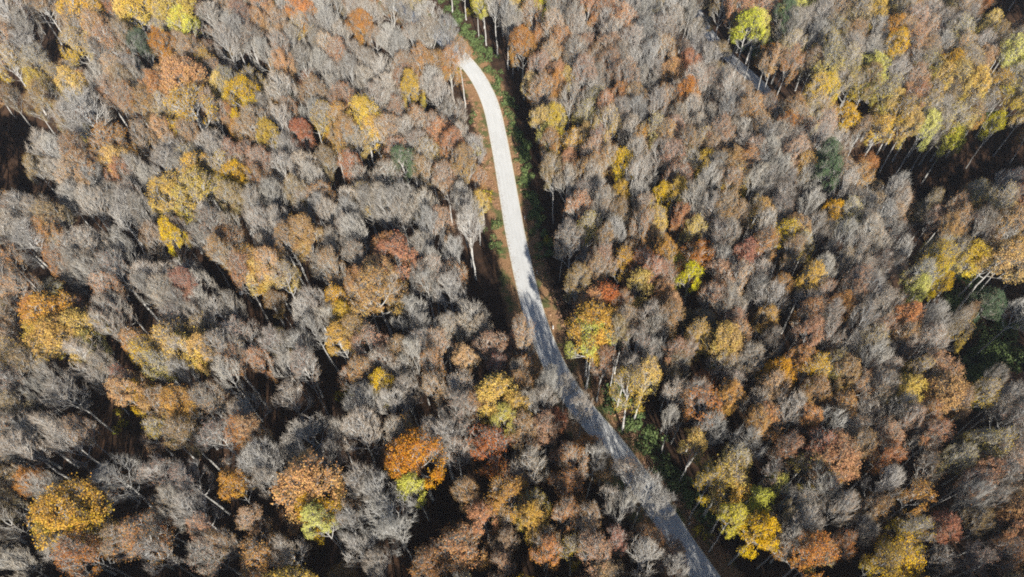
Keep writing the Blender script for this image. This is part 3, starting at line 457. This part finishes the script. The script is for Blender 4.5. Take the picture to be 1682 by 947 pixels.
KEEP = {   # share of twigs in leaf, by crown height h and clump value c
    'full': (4.0, 0.095, lambda h, c: 1.0 if c > -0.22 else 0.35),
    'thick': (3.0, 0.092, lambda h, c: (1.15 - 0.5 * h) * (1.0 if c > -0.1 else 0.4)),
    'thin': (1.15, 0.086, lambda h, c: 0.6 + 0.9 * (c > 0.05)),
    'faint': (0.32, 0.08, lambda h, c: 0.6 + 1.0 * (c > 0.1)),
    'skirt': (3.6, 0.095, lambda h, c: 0.10 + 1.0 * sparse_top(h) * (1.0 if c > -0.2 else 0.4)),
}
KIND_KEEP = {'q': ('faint',), 'p': ('thin', 'thick', 'thin'), 'r': ('thick', 'full', 'thin'), 'o': ('full', 'thick', 'full'), 'y': ('full', 'thick', 'full'),
             'l': ('full',), 'm': ('skirt',), 'n': ('thin', 'thick'), 'e': ('full',), 'g': ()}
FORMS = []
for i, kw in enumerate(FORM_ARGS):
    T, B, tips = tree_form(**kw)
    f = dict(kw=kw, T=T, B=B, trunk=T.mesh("tree_trunk", [BARK], True), crown=B.mesh("tree_crown", [LIMB, TWIG_G]), leaves={}, LG={})
    for nm, (per, size, fn) in KEEP.items():
        G = leaves_geo(tips, i * 31 + 5, per, size, fn); f['LG'][nm] = G
        f['leaves'][nm] = G.mesh("tree_leaves", [LEAF['o']])
    FORMS.append(f)

# ------------------------------------------------------------------ where every tree stands
TREES = []
for line in TREE_TABLE.strip().split("\n"):
    if line[0] in "ABCDEFGHI" and line[1] == " ":
        _, ox, oy = line.split(); ox, oy = int(ox), int(oy); continue
    for it in line.split(";"):
        if not it: continue
        x, y, r, k = it.split(); TREES.append((ox + float(x) / 2.997, oy + float(y) / 2.997, float(r) / 2.997, k))
TREES.sort(key=lambda t: "lyormepnqg".index(t[3]) if t[2] > 13 else 20)
PLACED = []      # (x, y, z, R, H, kind, px, py, rpx, hand)
CELL = {}
def near_trees(x, y, d):
    c = int(x // 6), int(y // 6)
    for i in (-1, 0, 1):
        for j in (-1, 0, 1):
            for q in CELL.get((c[0] + i, c[1] + j), ()):
                if (q[0] - x) ** 2 + (q[1] - y) ** 2 < d * d: return True
    return False
def put(x, y, R, H, k, px, py, rp, hand):
    t = (x, y, ground_z(x, y) - 0.05, R, H, k, px, py, rp, hand)
    PLACED.append(t); CELL.setdefault((int(x // 6), int(y // 6)), []).append(t)
SC = 1.14
# dark hollows and stretches of road that no crown hides: pixel x, y, radius
CLEAR = [(25, 228, 34), (15, 280, 36), (60, 300, 15), (1490, 280, 14), (1530, 283, 26), (1580, 285, 18), (1600, 240, 14), (1640, 258, 16), (1672, 245, 18), (1455, 258, 12),
         (1425, 240, 12), (1405, 258, 12), (1650, 18, 24), (808, 455, 36), (820, 500, 26), (1497, 378, 18), (545, 672, 16), (1575, 480, 18), (1600, 590, 26), (1650, 600, 20),
         (1150, 36, 10), (1165, 54, 10), (1182, 74, 8), (1200, 92, 8), (1226, 117, 10), (1243, 134, 10), (1258, 148, 10), (1270, 163, 9), (1400, 800, 14), (725, 865, 12), (198, 705, 14),
         (1072, 700, 24), (1105, 765, 22), (1130, 850, 16),
         (790, 132, 12), (808, 170, 12), (820, 220, 14), (827, 270, 14), (836, 330, 14), (843, 380, 14), (855, 430, 14), (868, 470, 14), (882, 520, 13), (898, 565, 12),
         (925, 603, 9), (950, 636, 5), (985, 690, 12), (1003, 718, 13), (1025, 746, 9), (1108, 868, 9), (1124, 890, 9), (1140, 914, 7)]
def off_verge(x, y):
    """the wood stands well back from the right side of the upper, sunny stretch of the road"""
    dd = ((ROAD_XY - (x, y)) ** 2).sum(1); i = int(dd.argmin()); d = math.sqrt(dd[i])
    if y > 88 and x > ROAD_XY[i][0] and d < 8.5: return x + (8.5 - d) * 1.05
    return x
def fit_clear(px, py, R, H):
    """shrink a crown that would cover a clear place; True where it cannot be"""
    dep = math.radians(54) + math.atan((py - 473.5) / F_PX)
    depth = (H_CAM - 14) / math.sin(dep) * math.cos(dep - math.radians(54))
    for (cx, cy, cr) in CLEAR:
        if abs(px - cx) > 120 or abs(py - cy) > 120: continue
        for step in range(6):
            rx = R * F_PX / depth; ry = math.hypot(R * math.sin(dep), 0.29 * H * math.cos(dep)) * F_PX / depth
            q = math.hypot((px - cx) / (rx + cr), (py - cy) / (ry + cr))
            if q >= 0.97: break
            if step == 5: return R, H, q < 0.85
            R *= 0.93; H *= 0.965
    return R, H, False
for (px, py, rp, k) in TREES:
    H = 19.5 + rnd.uniform(-2.0, 2.0)
    if k == 'g' and rnd.random() < (0.38 if px > 860 else 0.2): k = 'qp'[rnd.random() < 0.45]
    if px > 1250 and py < 235 and k in 'gqn' and rnd.random() < 0.35: k = 'l' if k == 'n' else 'm'
    if rp > 28 and k in 'yolr': rp *= 0.96
    if rp < 16: H *= 0.86
    p = pix_ground(px, py, H * 0.74)
    depth = project(p)[2]
    R = max(2.0, min(5.0, rp * SC * depth / F_PX))
    H = max(H, min(23.0, R * 5.0))
    R, H, drop = fit_clear(px, py, R, H)
    if drop: continue
    p = pix_ground(px, py, H * 0.74)
    x, y = p.x, p.y
    # a trunk never stands on the road: slide it to the verge
    for (A, lim) in ((ROAD_XY, 3.0), (TRACK_XY, 2.6)):
        dd = ((A - (x, y)) ** 2).sum(1); i = int(dd.argmin()); d = math.sqrt(dd[i])
        if d < lim:
            v = Vector((x - A[i][0], y - A[i][1])); v = v.normalized() if v.length > 1e-3 else Vector((-1, 0))
            x, y = A[i][0] + v.x * lim, A[i][1] + v.y * lim
    x = off_verge(x, y)
    if near_trees(x, y, 2.15): continue
    put(x, y, R, H, k, px, py, rp, True)
N_HAND = len(PLACED)
# understorey between the tall crowns, and the forest outside the frame
OPEN = [(15, 245, 48), (1450, 262, 42), (1520, 285, 45), (1600, 262, 45), (1650, 20, 40), (808, 455, 55), (815, 500, 40),
        (1500, 375, 22), (1615, 560, 50), (1650, 590, 50), (545, 670, 34), (1075, 690, 40), (1110, 760, 38), (915, 430, 30), (870, 250, 26),
        (855, 170, 26), (780, 200, 24), (780, 300, 24), (790, 380, 24), (205, 700, 24), (720, 860, 24), (1400, 800, 20), (1140, 850, 30), (770, 60, 24)]
g2 = random.Random(99)
yy = -24.0
while yy < 300:
    xx = -230.0
    while xx < 240:
        x, y = xx + g2.uniform(-1.6, 1.6), yy + g2.uniform(-1.6, 1.6); xx += 3.7
        dr = ((ROAD_XY - (x, y)) ** 2).sum(1); ri = int(dr.argmin()); shade_side = y < 92 and x < ROAD_XY[ri][0]
        if d_road(x, y) < (9.5 if y > 88 and off_verge(x, y) != x else 3.6 if shade_side else 6.0) or d_track(x, y) < 3.4: continue
        gz = base_z(x, y); u, v, dp = project((x, y, gz + 12))
        if dp < 5: continue
        inframe = -30 < u < 1712 and -40 < v < 990
        if inframe:
            if not shade_side and fit_clear(u, v, 2.3, 12.0)[2]: continue
            belt = any(q[2] >= 9 and abs(x - q[0]) < q[3] * 1.3 and 8 < q[1] - y < 32 for q in HW) or 820 < u < 1230 and v > 470 and d_road(x, y) < 24
            if near_trees(x, y, 2.3 if belt else 3.3): continue
            gu, gvv, _ = project((x, y, gz))
            if any((gu - a) ** 2 + (gvv - b) ** 2 < r * r or (u - a) ** 2 + (v - b) ** 2 < r * r for a, b, r in OPEN): continue
            if g2.random() < (0.0 if belt else 0.45): continue
            H = g2.uniform(8, 13) * (1.3 if belt and math.sqrt(dr[ri]) > 7 else 1); R = g2.uniform(1.9, 2.8)
            k = g2.choice("nrrp" if belt else "nnpprqoom")
        else:
            below = v > 900
            if near_trees(x, y, 3.0 if below else 4.2) or abs(u - 841) > 1500 or v < -560: continue
            if g2.random() < (0.0 if below else 0.15): continue
            H = g2.uniform(17, 21.5); R = g2.uniform(2.6, 3.8); k = g2.choice("ooyyrrnqp" if below else "ggggqqppooyymr")
        put(x, y, R, H, k, u, v, R * F_PX / dp, False)
    yy += 3.7

KLABEL = {'g': "bare pale grey tree", 'q': "bare grey-brown tree", 'p': "thin pinkish brown tree", 'r': "rust brown leafy tree",
          'o': "orange leafy tree", 'y': "golden yellow tree", 'l': "lime yellow tree", 'm': "grey-topped tree yellow below",
          'n': "dull olive-brown tree", 'e': "dark green tree"}
KNAME = {'g': "bare_tree", 'q': "bare_tree", 'p': "brown_tree", 'r': "rust_tree", 'o': "orange_tree", 'y': "golden_tree", 'l': "lime_tree",
         'm': "golden_tree", 'n': "brown_tree", 'e': "green_tree"}
KNAME = {k: "beech_tree" for k in KNAME}
LANDMARKS = [
 (127, 845, "bottom left golden tree", "round golden yellow tree standing alone near the bottom left corner"),
 (515, 806, "big rust-topped tree", "big orange tree with rusty top and yellow skirt near the bottom edge"),
 (213, 652, "trunk-shadow amber tree", "amber orange tree just above the gap striped by long trunk shadows"),
 (100, 530, "broad orange edge tree", "broad orange leafy tree over golden foliage near the left edge"),
 (287, 570, "pale golden clump", "golden yellow tree in the pale golden clump at the left"),
 (477, 659, "lone silver gap tree", "small lone silvery bare tree standing between two dark gaps"),
 (625, 489, "vivid orange tree", "vivid orange leafy tree high between silver bare trees left of the road"),
 (568, 560, "gold leaning-trunk tree", "golden yellow tree beside the long pale leaning trunk"),
 (777, 590, "rusty dome by the road", "wide pinkish brown dome of a tree close to the left of the road bend"),
 (820, 660, "tall amber roadside tree", "tall narrow amber tree among grey ones left of the road"),
 (690, 760, "orange dome at lower centre", "round orange leafy tree with olive skirt at the lower centre"),
 (640, 846, "huge silver tree", "huge spreading silver-grey bare tree near the bottom edge at the centre"),
 (863, 775, "neat grey fan tree", "neat grey fan-shaped bare tree at the lower centre beside rusty trees"),
 (1037, 790, "lower-road silver tree", "silver bare tree whose crown hangs over the lower road"),
 (937, 652, "grey tree over mid road", "silver bare tree reaching over the middle stretch of the road"),
 (970, 569, "bright lime roadside tree", "bright lime yellow tree right beside the road below orange crowns"),
 (1037, 646, "white-trunked gold tree", "golden tree above bare white trunks and dark ivy right of the road"),
 (1170, 575, "round amber tree", "round amber tree right of centre with a dark gap below"),
 (1360, 752, "copper tree", "copper orange tree beside the dark hollow at the lower right"),
 (1427, 835, "lone white spray tree", "small whitish bare tree by a dark hollow at the lower right"),
 (1196, 832, "gold roadside clump", "golden yellow tree in the bright clump right of the lower road"),
 (1470, 922, "bottom edge yellow tree", "golden yellow tree cut by the bottom edge at the lower right"),
 (1654, 759, "great grey edge tree", "great spreading grey bare tree at the right edge"),
 (1522, 640, "orange dome at the right", "orange leafy dome-shaped tree in the right part beside grey plumes"),
 (1143, 443, "orange and lime tree", "round orange leafy tree over a lime one right of the upper road"),
 (1320, 888, "white forked tree", "bare tree with thick white forked limbs near the bottom right"),
 (213, 795, "bright silver tree", "bright silvery bare tree just above and right of the round golden tree"),
 (670, 523, "grey puffball tree", "compact round grey bare tree just below the vivid orange tree"),
 (363, 516, "arching silver tree", "bright silver bare tree with arching branches at the left"),
 (630, 440, "round orange-brown crown", "orange-brown leafy tree with rounded crown just above the vivid orange one"),
 (195, 255, "lone amber dome", "amber orange dome-shaped tree alone beside the dark valley at the upper left"),
 (75, 450, "grey edge plume", "pale grey plume-like bare tree near the left edge of the wood"),
 (420, 470, "brown cushion tree", "cushion-shaped brown and orange tree left of the centre"),
 (1615, 410, "broad yellow crown", "broad yellow crown above a dark hollow near the right edge"),
 (1430, 560, "grey plume at the right", "pale grey plume-shaped bare tree in the right part of the wood"),
 (1265, 655, "grey tree at right centre", "rounded grey bare tree in the lower right wood"),
 (740, 470, "silver fan by dark gap", "silver fan-shaped bare tree beside the dark gap left of the road"),
 (143, 600, "pale starburst tree", "pale grey bare tree spreading like a starburst at the left")]
# the 300 that show largest stand as objects of their own, the rest are one mass
in_view = [i for i in range(len(PLACED)) if PLACED[i][9] and -10 < PLACED[i][6] < 1692 and -10 < PLACED[i][7] < 957]
def shown(i):
    t = PLACED[i]; return t[3] / project((t[0], t[1], t[2] + t[4] * 0.74))[2]
in_view.sort(key=shown, reverse=True)
single = in_view[:300]
SINGLE = set(single)
lm_of = {}
for (lx, ly, ref, full) in LANDMARKS:
    ok = min((full.index(w), ks) for w, ks in (("lime", "l"), ("rust brown", "rpo"), ("pinkish", "pqr"), ("brown and", "prom"), ("bare", "gq"), ("grey", "gq"), ("golden", "yom"),
              ("yellow", "ym"), ("orange", "o"), ("amber", "oy")) if w in full)[1]
    c = sorted(((PLACED[i][6] - lx) ** 2 + (PLACED[i][7] - ly) ** 2, i) for i in in_view if i not in lm_of and PLACED[i][5] in ok)
    print("LM", round(math.sqrt(c[0][0])), PLACED[c[0][1]][5], round(PLACED[c[0][1]][6]), round(PLACED[c[0][1]][7]), full)
    d, i = c[0]
    lm_of[i] = (ref, full)
    if i not in SINGLE:
        j = next(q for q in reversed(single) if q not in lm_of); single[single.index(j)] = i; SINGLE = set(single)
DIRS = ["right of", "above and right of", "above", "above and left of", "left of", "below and left of", "below", "below and right of"]
bucket = {}
for i in single:
    if i in lm_of: continue
    t = PLACED[i]
    j = min(lm_of, key=lambda q: (PLACED[q][6] - t[6]) ** 2 + (PLACED[q][7] - t[7]) ** 2)
    dx, dy = t[6] - PLACED[j][6], t[7] - PLACED[j][7]
    s = int(round(math.degrees(math.atan2(-dy, dx)) / 45.0)) % 8
    bucket.setdefault((j, s, t[5]), []).append((dx * dx + dy * dy, i))
LABEL = {i: lm_of[i][1] for i in lm_of}
ORD = ["nearest", "second", "third", "fourth", "fifth", "sixth", "seventh", "eighth", "ninth", "tenth", "eleventh", "twelfth", "thirteenth", "fourteenth", "fifteenth"]
print("BUCKETS", sorted((len(v), lm_of[q[0]][0], q[1], q[2]) for q, v in bucket.items())[-12:])
for (j, s, k), L in bucket.items():
    L.sort(); ref = lm_of[j][0]
    for n_, (_, i) in enumerate(L):
        what = KLABEL[k]
        LABEL[i] = f"{what}, {ORD[n_]} {DIRS[s]} the {ref}" if len(L) > 1 else f"{what} {DIRS[s]} the {ref}"

def pick_form(i, kind): 
    return (i * 5 + 3 * (i // 7) + ord(kind)) % len(FORMS)
def scale_of(t, f):
    s = t[3] / f['kw'].get('R', 3.6); return (s, s, t[4] / 20.0)
def keep_of(i, k):
    c = KIND_KEEP[k]; return c[(i * 7 + 1) % len(c)] if c else None
for i in single:
    t = PLACED[i]; k = t[5]; fi = pick_form(i, k); f = FORMS[fi]
    root = bpy.data.objects.new(KNAME[k], None); COL.objects.link(root)
    root.empty_display_size = 0.5
    root.location = (t[0], t[1], t[2]); root.scale = scale_of(t, f)
    root.rotation_euler = (rnd.uniform(-.04, .04), rnd.uniform(-.04, .04), rnd.uniform(0, 6.28))
    tag(root, LABEL[i], "tree", "beech trees of the autumn forest")
    link("trunk", f['trunk'], root)
    c = link("crown", f['crown'], root)
    if k in "pqrn":
        c.material_slots[1].link = 'OBJECT'; c.material_slots[1].material = TWIG_B
    kp = keep_of(i, k)
    if kp:
        l = link("leaves", f['leaves'][kp], root)
        l.material_slots[0].link = 'OBJECT'; l.material_slots[0].material = LEAF[k]

# the rest of the forest as one object that instances whole tree forms on points
forms_col = bpy.data.collections.new("forest_tree_forms")     # never linked to the scene: only a store of shapes
def joined(T, B, G, mats):
    m = bpy.data.meshes.new("forest_tree_form")
    v, f, mi, h, r = [], [], [], [], []
    for n_, g in enumerate((T, B, G)):
        if g is None: continue
        o = len(v); v += g.v; f += [tuple(a + o for a in q) for q in g.f]; mi += ([0] * len(g.f), [1 + q for q in g.m], [3] * len(g.f))[n_]
        h += g.h if g.h else [0.5] * len(g.v); r += g.r if g.r else [0.5] * len(g.v)
    m.from_pydata(v, [], f)
    for nm, data in (("crown_height", h), ("leaf_random", r)):
        at = m.attributes.new(nm, 'FLOAT', 'POINT'); at.data.foreach_set("value", data)
    for x in mats: m.materials.append(x)
    m.polygons.foreach_set("material_index", mi); m.update(); return m
form_index = {}
def get_form(fi, k, kp):
    key = (fi, k, kp)
    if key not in form_index:
        f = FORMS[fi]
        me = joined(f['T'], f['B'], f['LG'][kp] if kp else None, [BARK, LIMB, TWIG_B if k in "pqrn" else TWIG_G, LEAF.get(k, LEAF['o'])])
        o = bpy.data.objects.new("form_%04d" % len(form_index), me); forms_col.objects.link(o)
        form_index[key] = len(form_index)
    return form_index[key]
pts, idx, rot, scl = [], [], [], []
for i, t in enumerate(PLACED):
    if i in SINGLE: continue
    k = t[5]; fi = pick_form(i, k) if k == 'g' else (i % 3 + ord(k)) % len(FORMS)
    pts.append((t[0], t[1], t[2])); idx.append(get_form(fi, k, keep_of(i, k)))
    rot += [rnd.uniform(-.05, .05), rnd.uniform(-.05, .05), rnd.uniform(0, 6.28)]; scl += list(scale_of(t, FORMS[fi]))
fm = bpy.data.meshes.new("forest"); fm.from_pydata(pts, [], [])
a_ = fm.attributes.new("form", 'INT', 'POINT'); a_.data.foreach_set("value", idx)
a_ = fm.attributes.new("turn", 'FLOAT_VECTOR', 'POINT'); a_.data.foreach_set("vector", rot)
a_ = fm.attributes.new("size", 'FLOAT_VECTOR', 'POINT'); a_.data.foreach_set("vector", scl)
forest = tag(link("forest", fm), "mass of bare and autumn-coloured trees filling the wood beyond the nearer ones", kind="stuff")
ng = bpy.data.node_groups.new("forest_points", 'GeometryNodeTree')
ng.interface.new_socket("Geometry", in_out='INPUT', socket_type='NodeSocketGeometry')
ng.interface.new_socket("Geometry", in_out='OUTPUT', socket_type='NodeSocketGeometry')
gi, go = ng.nodes.new("NodeGroupInput"), ng.nodes.new("NodeGroupOutput")
ci = ng.nodes.new("GeometryNodeCollectionInfo"); ci.inputs["Collection"].default_value = forms_col
ci.inputs["Separate Children"].default_value = True; ci.inputs["Reset Children"].default_value = True
ip = ng.nodes.new("GeometryNodeInstanceOnPoints"); ip.inputs["Pick Instance"].default_value = True
def nattr(nm, dt):
    n = ng.nodes.new("GeometryNodeInputNamedAttribute"); n.data_type = dt; n.inputs["Name"].default_value = nm
    return n.outputs["Attribute"]
er = ng.nodes.new("FunctionNodeEulerToRotation")
ng.links.new(gi.outputs[0], ip.inputs["Points"]); ng.links.new(ci.outputs[0], ip.inputs["Instance"])
ng.links.new(nattr("form", 'INT'), ip.inputs["Instance Index"])
ng.links.new(nattr("turn", 'FLOAT_VECTOR'), er.inputs[0]); ng.links.new(er.outputs[0], ip.inputs["Rotation"])
ng.links.new(nattr("size", 'FLOAT_VECTOR'), ip.inputs["Scale"]); ng.links.new(ip.outputs[0], go.inputs[0])
md = forest.modifiers.new("forest_points", 'NODES'); md.node_group = ng
print("TREES hand", N_HAND, "all", len(PLACED), "single", len(single), "forms", len(form_index))

# ------------------------------------------------------------------ undergrowth on the verges
def along(pts, step):
    out = []
    for (a, b) in zip(pts, pts[1:]):
        n = max(1, int(math.hypot(b[0] - a[0], b[1] - a[1]) / step))
        for k in range(n): out.append((a[0] + (b[0] - a[0]) * k / n, a[1] + (b[1] - a[1]) * k / n))
    return out
def shrubs(name, mat, spots, seed, label, leaf=0.16, dens=90):
    """spots: (px, py, spread px, radius m, height m)"""
    g = random.Random(seed); G = Geo()
    for (px, py, sp, R, Hh, cnt) in spots:
        for _ in range(cnt):
            p = pix_ground(px + g.gauss(0, sp * 0.5), py + g.gauss(0, sp * 0.5), 0, ground_z)
            if d_road(p.x, p.y) < 2.1 + R * 0.8: continue
            r = R * g.uniform(0.6, 1.25); h = Hh * g.uniform(0.6, 1.25)
            z0 = ground_z(p.x, p.y)
            for k in range(int(dens * r * r)):
                th = g.uniform(0, 6.283); ph = math.acos(g.uniform(0.0, 1.0)); q = g.uniform(0.7, 1.05)
                n = Vector((math.sin(ph) * math.cos(th), math.sin(ph) * math.sin(th), math.cos(ph)))
                lump = 1 + 0.25 * noise.noise(n * 2.5 + Vector((p.x, p.y, 0)))
                c = Vector((p.x + n.x * r * q * lump, p.y + n.y * r * q * lump, z0 + n.z * h * q * lump))
                nn = (n + Vector((g.uniform(-1, 1), g.uniform(-1, 1), g.uniform(-.4, 1)))).normalized()
                G.leaf(c, nn, leaf * g.uniform(0.6, 1.3), n.z, g.random(), g)
    return tag(link(name, G.mesh(name, [mat])), label, kind="stuff")
IVY = leaf_mat("leaf_ivy_green", (0.055, 0.11, 0.035), (0.13, 0.19, 0.06))
BRACKEN = leaf_mat("leaf_bracken_ochre", (0.30, 0.15, 0.06), (0.42, 0.25, 0.11))
YSAP = leaf_mat("leaf_sapling_yellow", (0.26, 0.28, 0.05), (0.45, 0.34, 0.06))
ivy = [(x, y, 17, 1.0, 1.3, 6) for x, y in along([(738, 0), (748, 22), (754, 40), (780, 68), (800, 98), (814, 130), (826, 165), (838, 205)], 11)]
ivy += [(x, y, 13, 0.95, 1.1, 5) for x, y in along([(850, 215), (860, 250), (866, 290), (876, 330), (885, 365), (893, 400), (898, 430)], 12)]
ivy += [(x, y, 26, 1.2, 1.2, 4) for x, y in along([(1000, 640), (1040, 700), (1070, 730), (1100, 775), (1125, 800), (1165, 850)], 18)]
ivy += [(x, y, 22, 1.2, 1.3, 3) for x, y in along([(1215, 65), (1240, 90), (1262, 85), (1300, 60), (1320, 40)], 16)]
ivy += [(815, 375, 20, 0.9, 1.1, 8), (822, 400, 16, 0.9, 1.0, 5), (775, 195, 14, 0.8, 0.9, 4), (1610, 600, 60, 1.6, 2.2, 34), (1590, 490, 40, 1.5, 2.0, 20), (1650, 560, 40, 1.6, 2.2, 16), (1630, 210, 26, 1.4, 1.6, 8)]
shrubs("green_undergrowth", IVY, ivy, 5, "dark green ivy and low shrubs along the road verge")
br = [(x, y, 14, 0.55, 0.4, 4) for x, y in along([(764, 130), (778, 180), (788, 230), (797, 280), (804, 320), (812, 350)], 8)]
br += [(x, y, 8, 0.45, 0.4, 3) for x, y in along([(808, 135), (832, 190), (843, 240), (856, 300), (868, 350), (880, 390), (892, 430), (905, 470), (918, 510), (932, 550), (946, 590)], 8)]
br += [(x, y, 20, 0.6, 0.45, 5) for x, y in along([(910, 480), (930, 520), (945, 560), (975, 620), (1010, 680), (1050, 740), (1095, 800), (1140, 860), (1190, 930)], 14)]
shrubs("dry_bracken", BRACKEN, br, 6, "dry ochre bracken on the sunny road verge", 0.12, 80)
ys = [(790, 160, 20, 0.8, 1.6, 4), (786, 250, 18, 0.8, 1.8, 4), (800, 330, 16, 0.8, 1.6, 4), (778, 20, 12, 1.0, 2.5, 3), (896, 395, 10, 0.8, 1.3, 3),
      (560, 640, 16, 0.9, 2.0, 3), (200, 690, 20, 0.9, 1.6, 4), (1150, 880, 24, 0.8, 1.5, 4), (745, 110, 16, .8, 1.5, 4)]
shrubs("yellow_saplings_undergrowth", YSAP, ys, 8, "low yellow-green saplings growing at the forest edge")

# fallen leaves lying along the road edges
g = random.Random(4); G = Geo()
for i, p in enumerate(road_line):
    t = (road_line[min(i + 1, len(road_line) - 1)] - road_line[max(i - 1, 0)]).normalized(); n = Vector((t.y, -t.x))
    for _ in range(16):
        o = g.choice((-1, 1)) * (HALF + 0.15 - abs(g.gauss(0, 0.5)))
        q = p + n * o + t * g.uniform(-.8, .8)
        G.leaf(Vector((q.x, q.y, base_z(q.x, q.y) + 0.325)), Vector((g.uniform(-.2, .2), g.uniform(-.2, .2), 1)).normalized(), g.uniform(0.04, 0.09), g.random(), g.random(), g)
tag(link("fallen_leaves", G.mesh("fallen_leaves", [BRACKEN])), "brown fallen leaves gathered along the road edges", kind="stuff")

# ------------------------------------------------------------------ small roadside things
def box(G, x, y, z, sx, sy, sz, bev=0.02):
    b = len(G.v)
    for zz, k in ((z, 1), (z + sz - bev, 1), (z + sz, 0.75)):
        for dx, dy in ((-1, -1), (1, -1), (1, 1), (-1, 1)): G.v.append((x + dx * sx / 2 * k, y + dy * sy / 2 * k, zz))
    for r in (0, 4):
        for k in range(4): G.f.append((b + r + k, b + r + (k + 1) % 4, b + r + 4 + (k + 1) % 4, b + r + 4 + k))
    G.f.append((b, b + 3, b + 2, b + 1)); G.f.append((b + 8, b + 9, b + 10, b + 11))
for (px, py, lab) in [(862, 356, "white marker post on the right verge beside the sunny stretch of road"),
                      (877, 446, "small white marker post right of the road where the shade begins"),
                      (906, 537, "white marker post on the right verge in the shaded bend"),
                      (1131, 858, "white marker post in the dark verge beside the lower road")]:
    p = pix_ground(px, py + 4, 0, ground_z)
    d2 = ((ROAD_XY - (p.x, p.y)) ** 2).sum(1); i = int(d2.argmin()); v = Vector((p.x - ROAD_XY[i][0], p.y - ROAD_XY[i][1]))
    if v.length < 2.7: v = v.normalized() * 2.7; p = Vector((ROAD_XY[i][0] + v.x, ROAD_XY[i][1] + v.y, 0))
    root = bpy.data.objects.new("marker_post", None); COL.objects.link(root)
    root.location = (p.x, p.y, ground_z(p.x, p.y)); tag(root, lab, "marker post", "white marker posts along the road")
    G1 = Geo(); box(G1, 0, 0, -0.3, 0.22, 0.14, 1.35); link("post", G1.mesh("post", [M_WHITE]), root)
    G2 = Geo(); box(G2, 0, 0, 0.72, 0.235, 0.155, 0.18, 0.01); link("reflector_band", G2.mesh("reflector_band", [M_BLACK]), root)
# pale boulder on the forest floor
p = pix_ground(397, 482, 0, ground_z)
import bmesh
bm = bmesh.new(); bmesh.ops.create_icosphere(bm, subdivisions=3, radius=0.5)
for v in bm.verts:
    v.co *= 1 + 0.3 * noise.noise(v.co * 1.6); v.co.z *= 0.75
me = bpy.data.meshes.new("boulder"); bm.to_mesh(me); bm.free(); me.materials.append(M_STONE)
tag(link("boulder", me, loc=(p.x, p.y, ground_z(p.x, p.y) + 0.3)), "pale boulder lying on dark forest floor in a gap between crowns", "boulder")
# twiggy branch lying on the road
p = pix_ground(981, 702)
g = random.Random(12); G = Geo(); z0 = base_z(p.x, p.y) + 0.36
stem = [Vector((p.x - 0.9 + 0.3 * k, p.y + 0.1 * math.sin(k * 1.3), z0)) for k in range(7)]
G.tube(stem, [0.05, 0.045, 0.04, 0.035, 0.03, 0.025, 0.015], 5)
for k in range(1, 7):
    for s in (-1, 1):
        e_ = stem[k] + Vector((g.uniform(0.2, 0.6), s * g.uniform(0.4, 0.9), g.uniform(0, 0.18)))
        G.tube([stem[k], stem[k].lerp(e_, 0.5) + Vector((0, 0, 0.05)), e_], [0.03, 0.022, 0.012], 4)
tag(link("fallen_branch", G.mesh("fallen_branch", [BARK])), "pale twiggy branch lying on the shaded asphalt of the road", "branch")

# ------------------------------------------------------------------ thin autumn haze in the air between the camera and the far trees
hz = bpy.data.materials.new("air_haze"); hz.use_nodes = True; nt = hz.node_tree; nt.nodes.clear()
pv = nt.nodes.new("ShaderNodeVolumePrincipled"); pv.inputs["Color"].default_value = (0.86, 0.9, 0.95, 1); pv.inputs["Density"].default_value = 0.00013
pv.inputs["Anisotropy"].default_value = 0.2
ho = nt.nodes.new("ShaderNodeOutputMaterial"); nt.links.new(pv.outputs[0], ho.inputs["Volume"])
x0, x1, y0, y1, z0, z1 = -3100, 3100, -3100, 3100, -30, 125
hm = bpy.data.meshes.new("haze")
hm.from_pydata([(x, y, z) for z in (z0, z1) for y in (y0, y1) for x in (x0, x1)], [], [(0, 2, 3, 1), (4, 5, 7, 6), (0, 1, 5, 4), (2, 6, 7, 3), (0, 4, 6, 2), (1, 3, 7, 5)])
hm.materials.append(hz)
tag(link("haze", hm), "thin pale haze over the forest", kind="stuff")
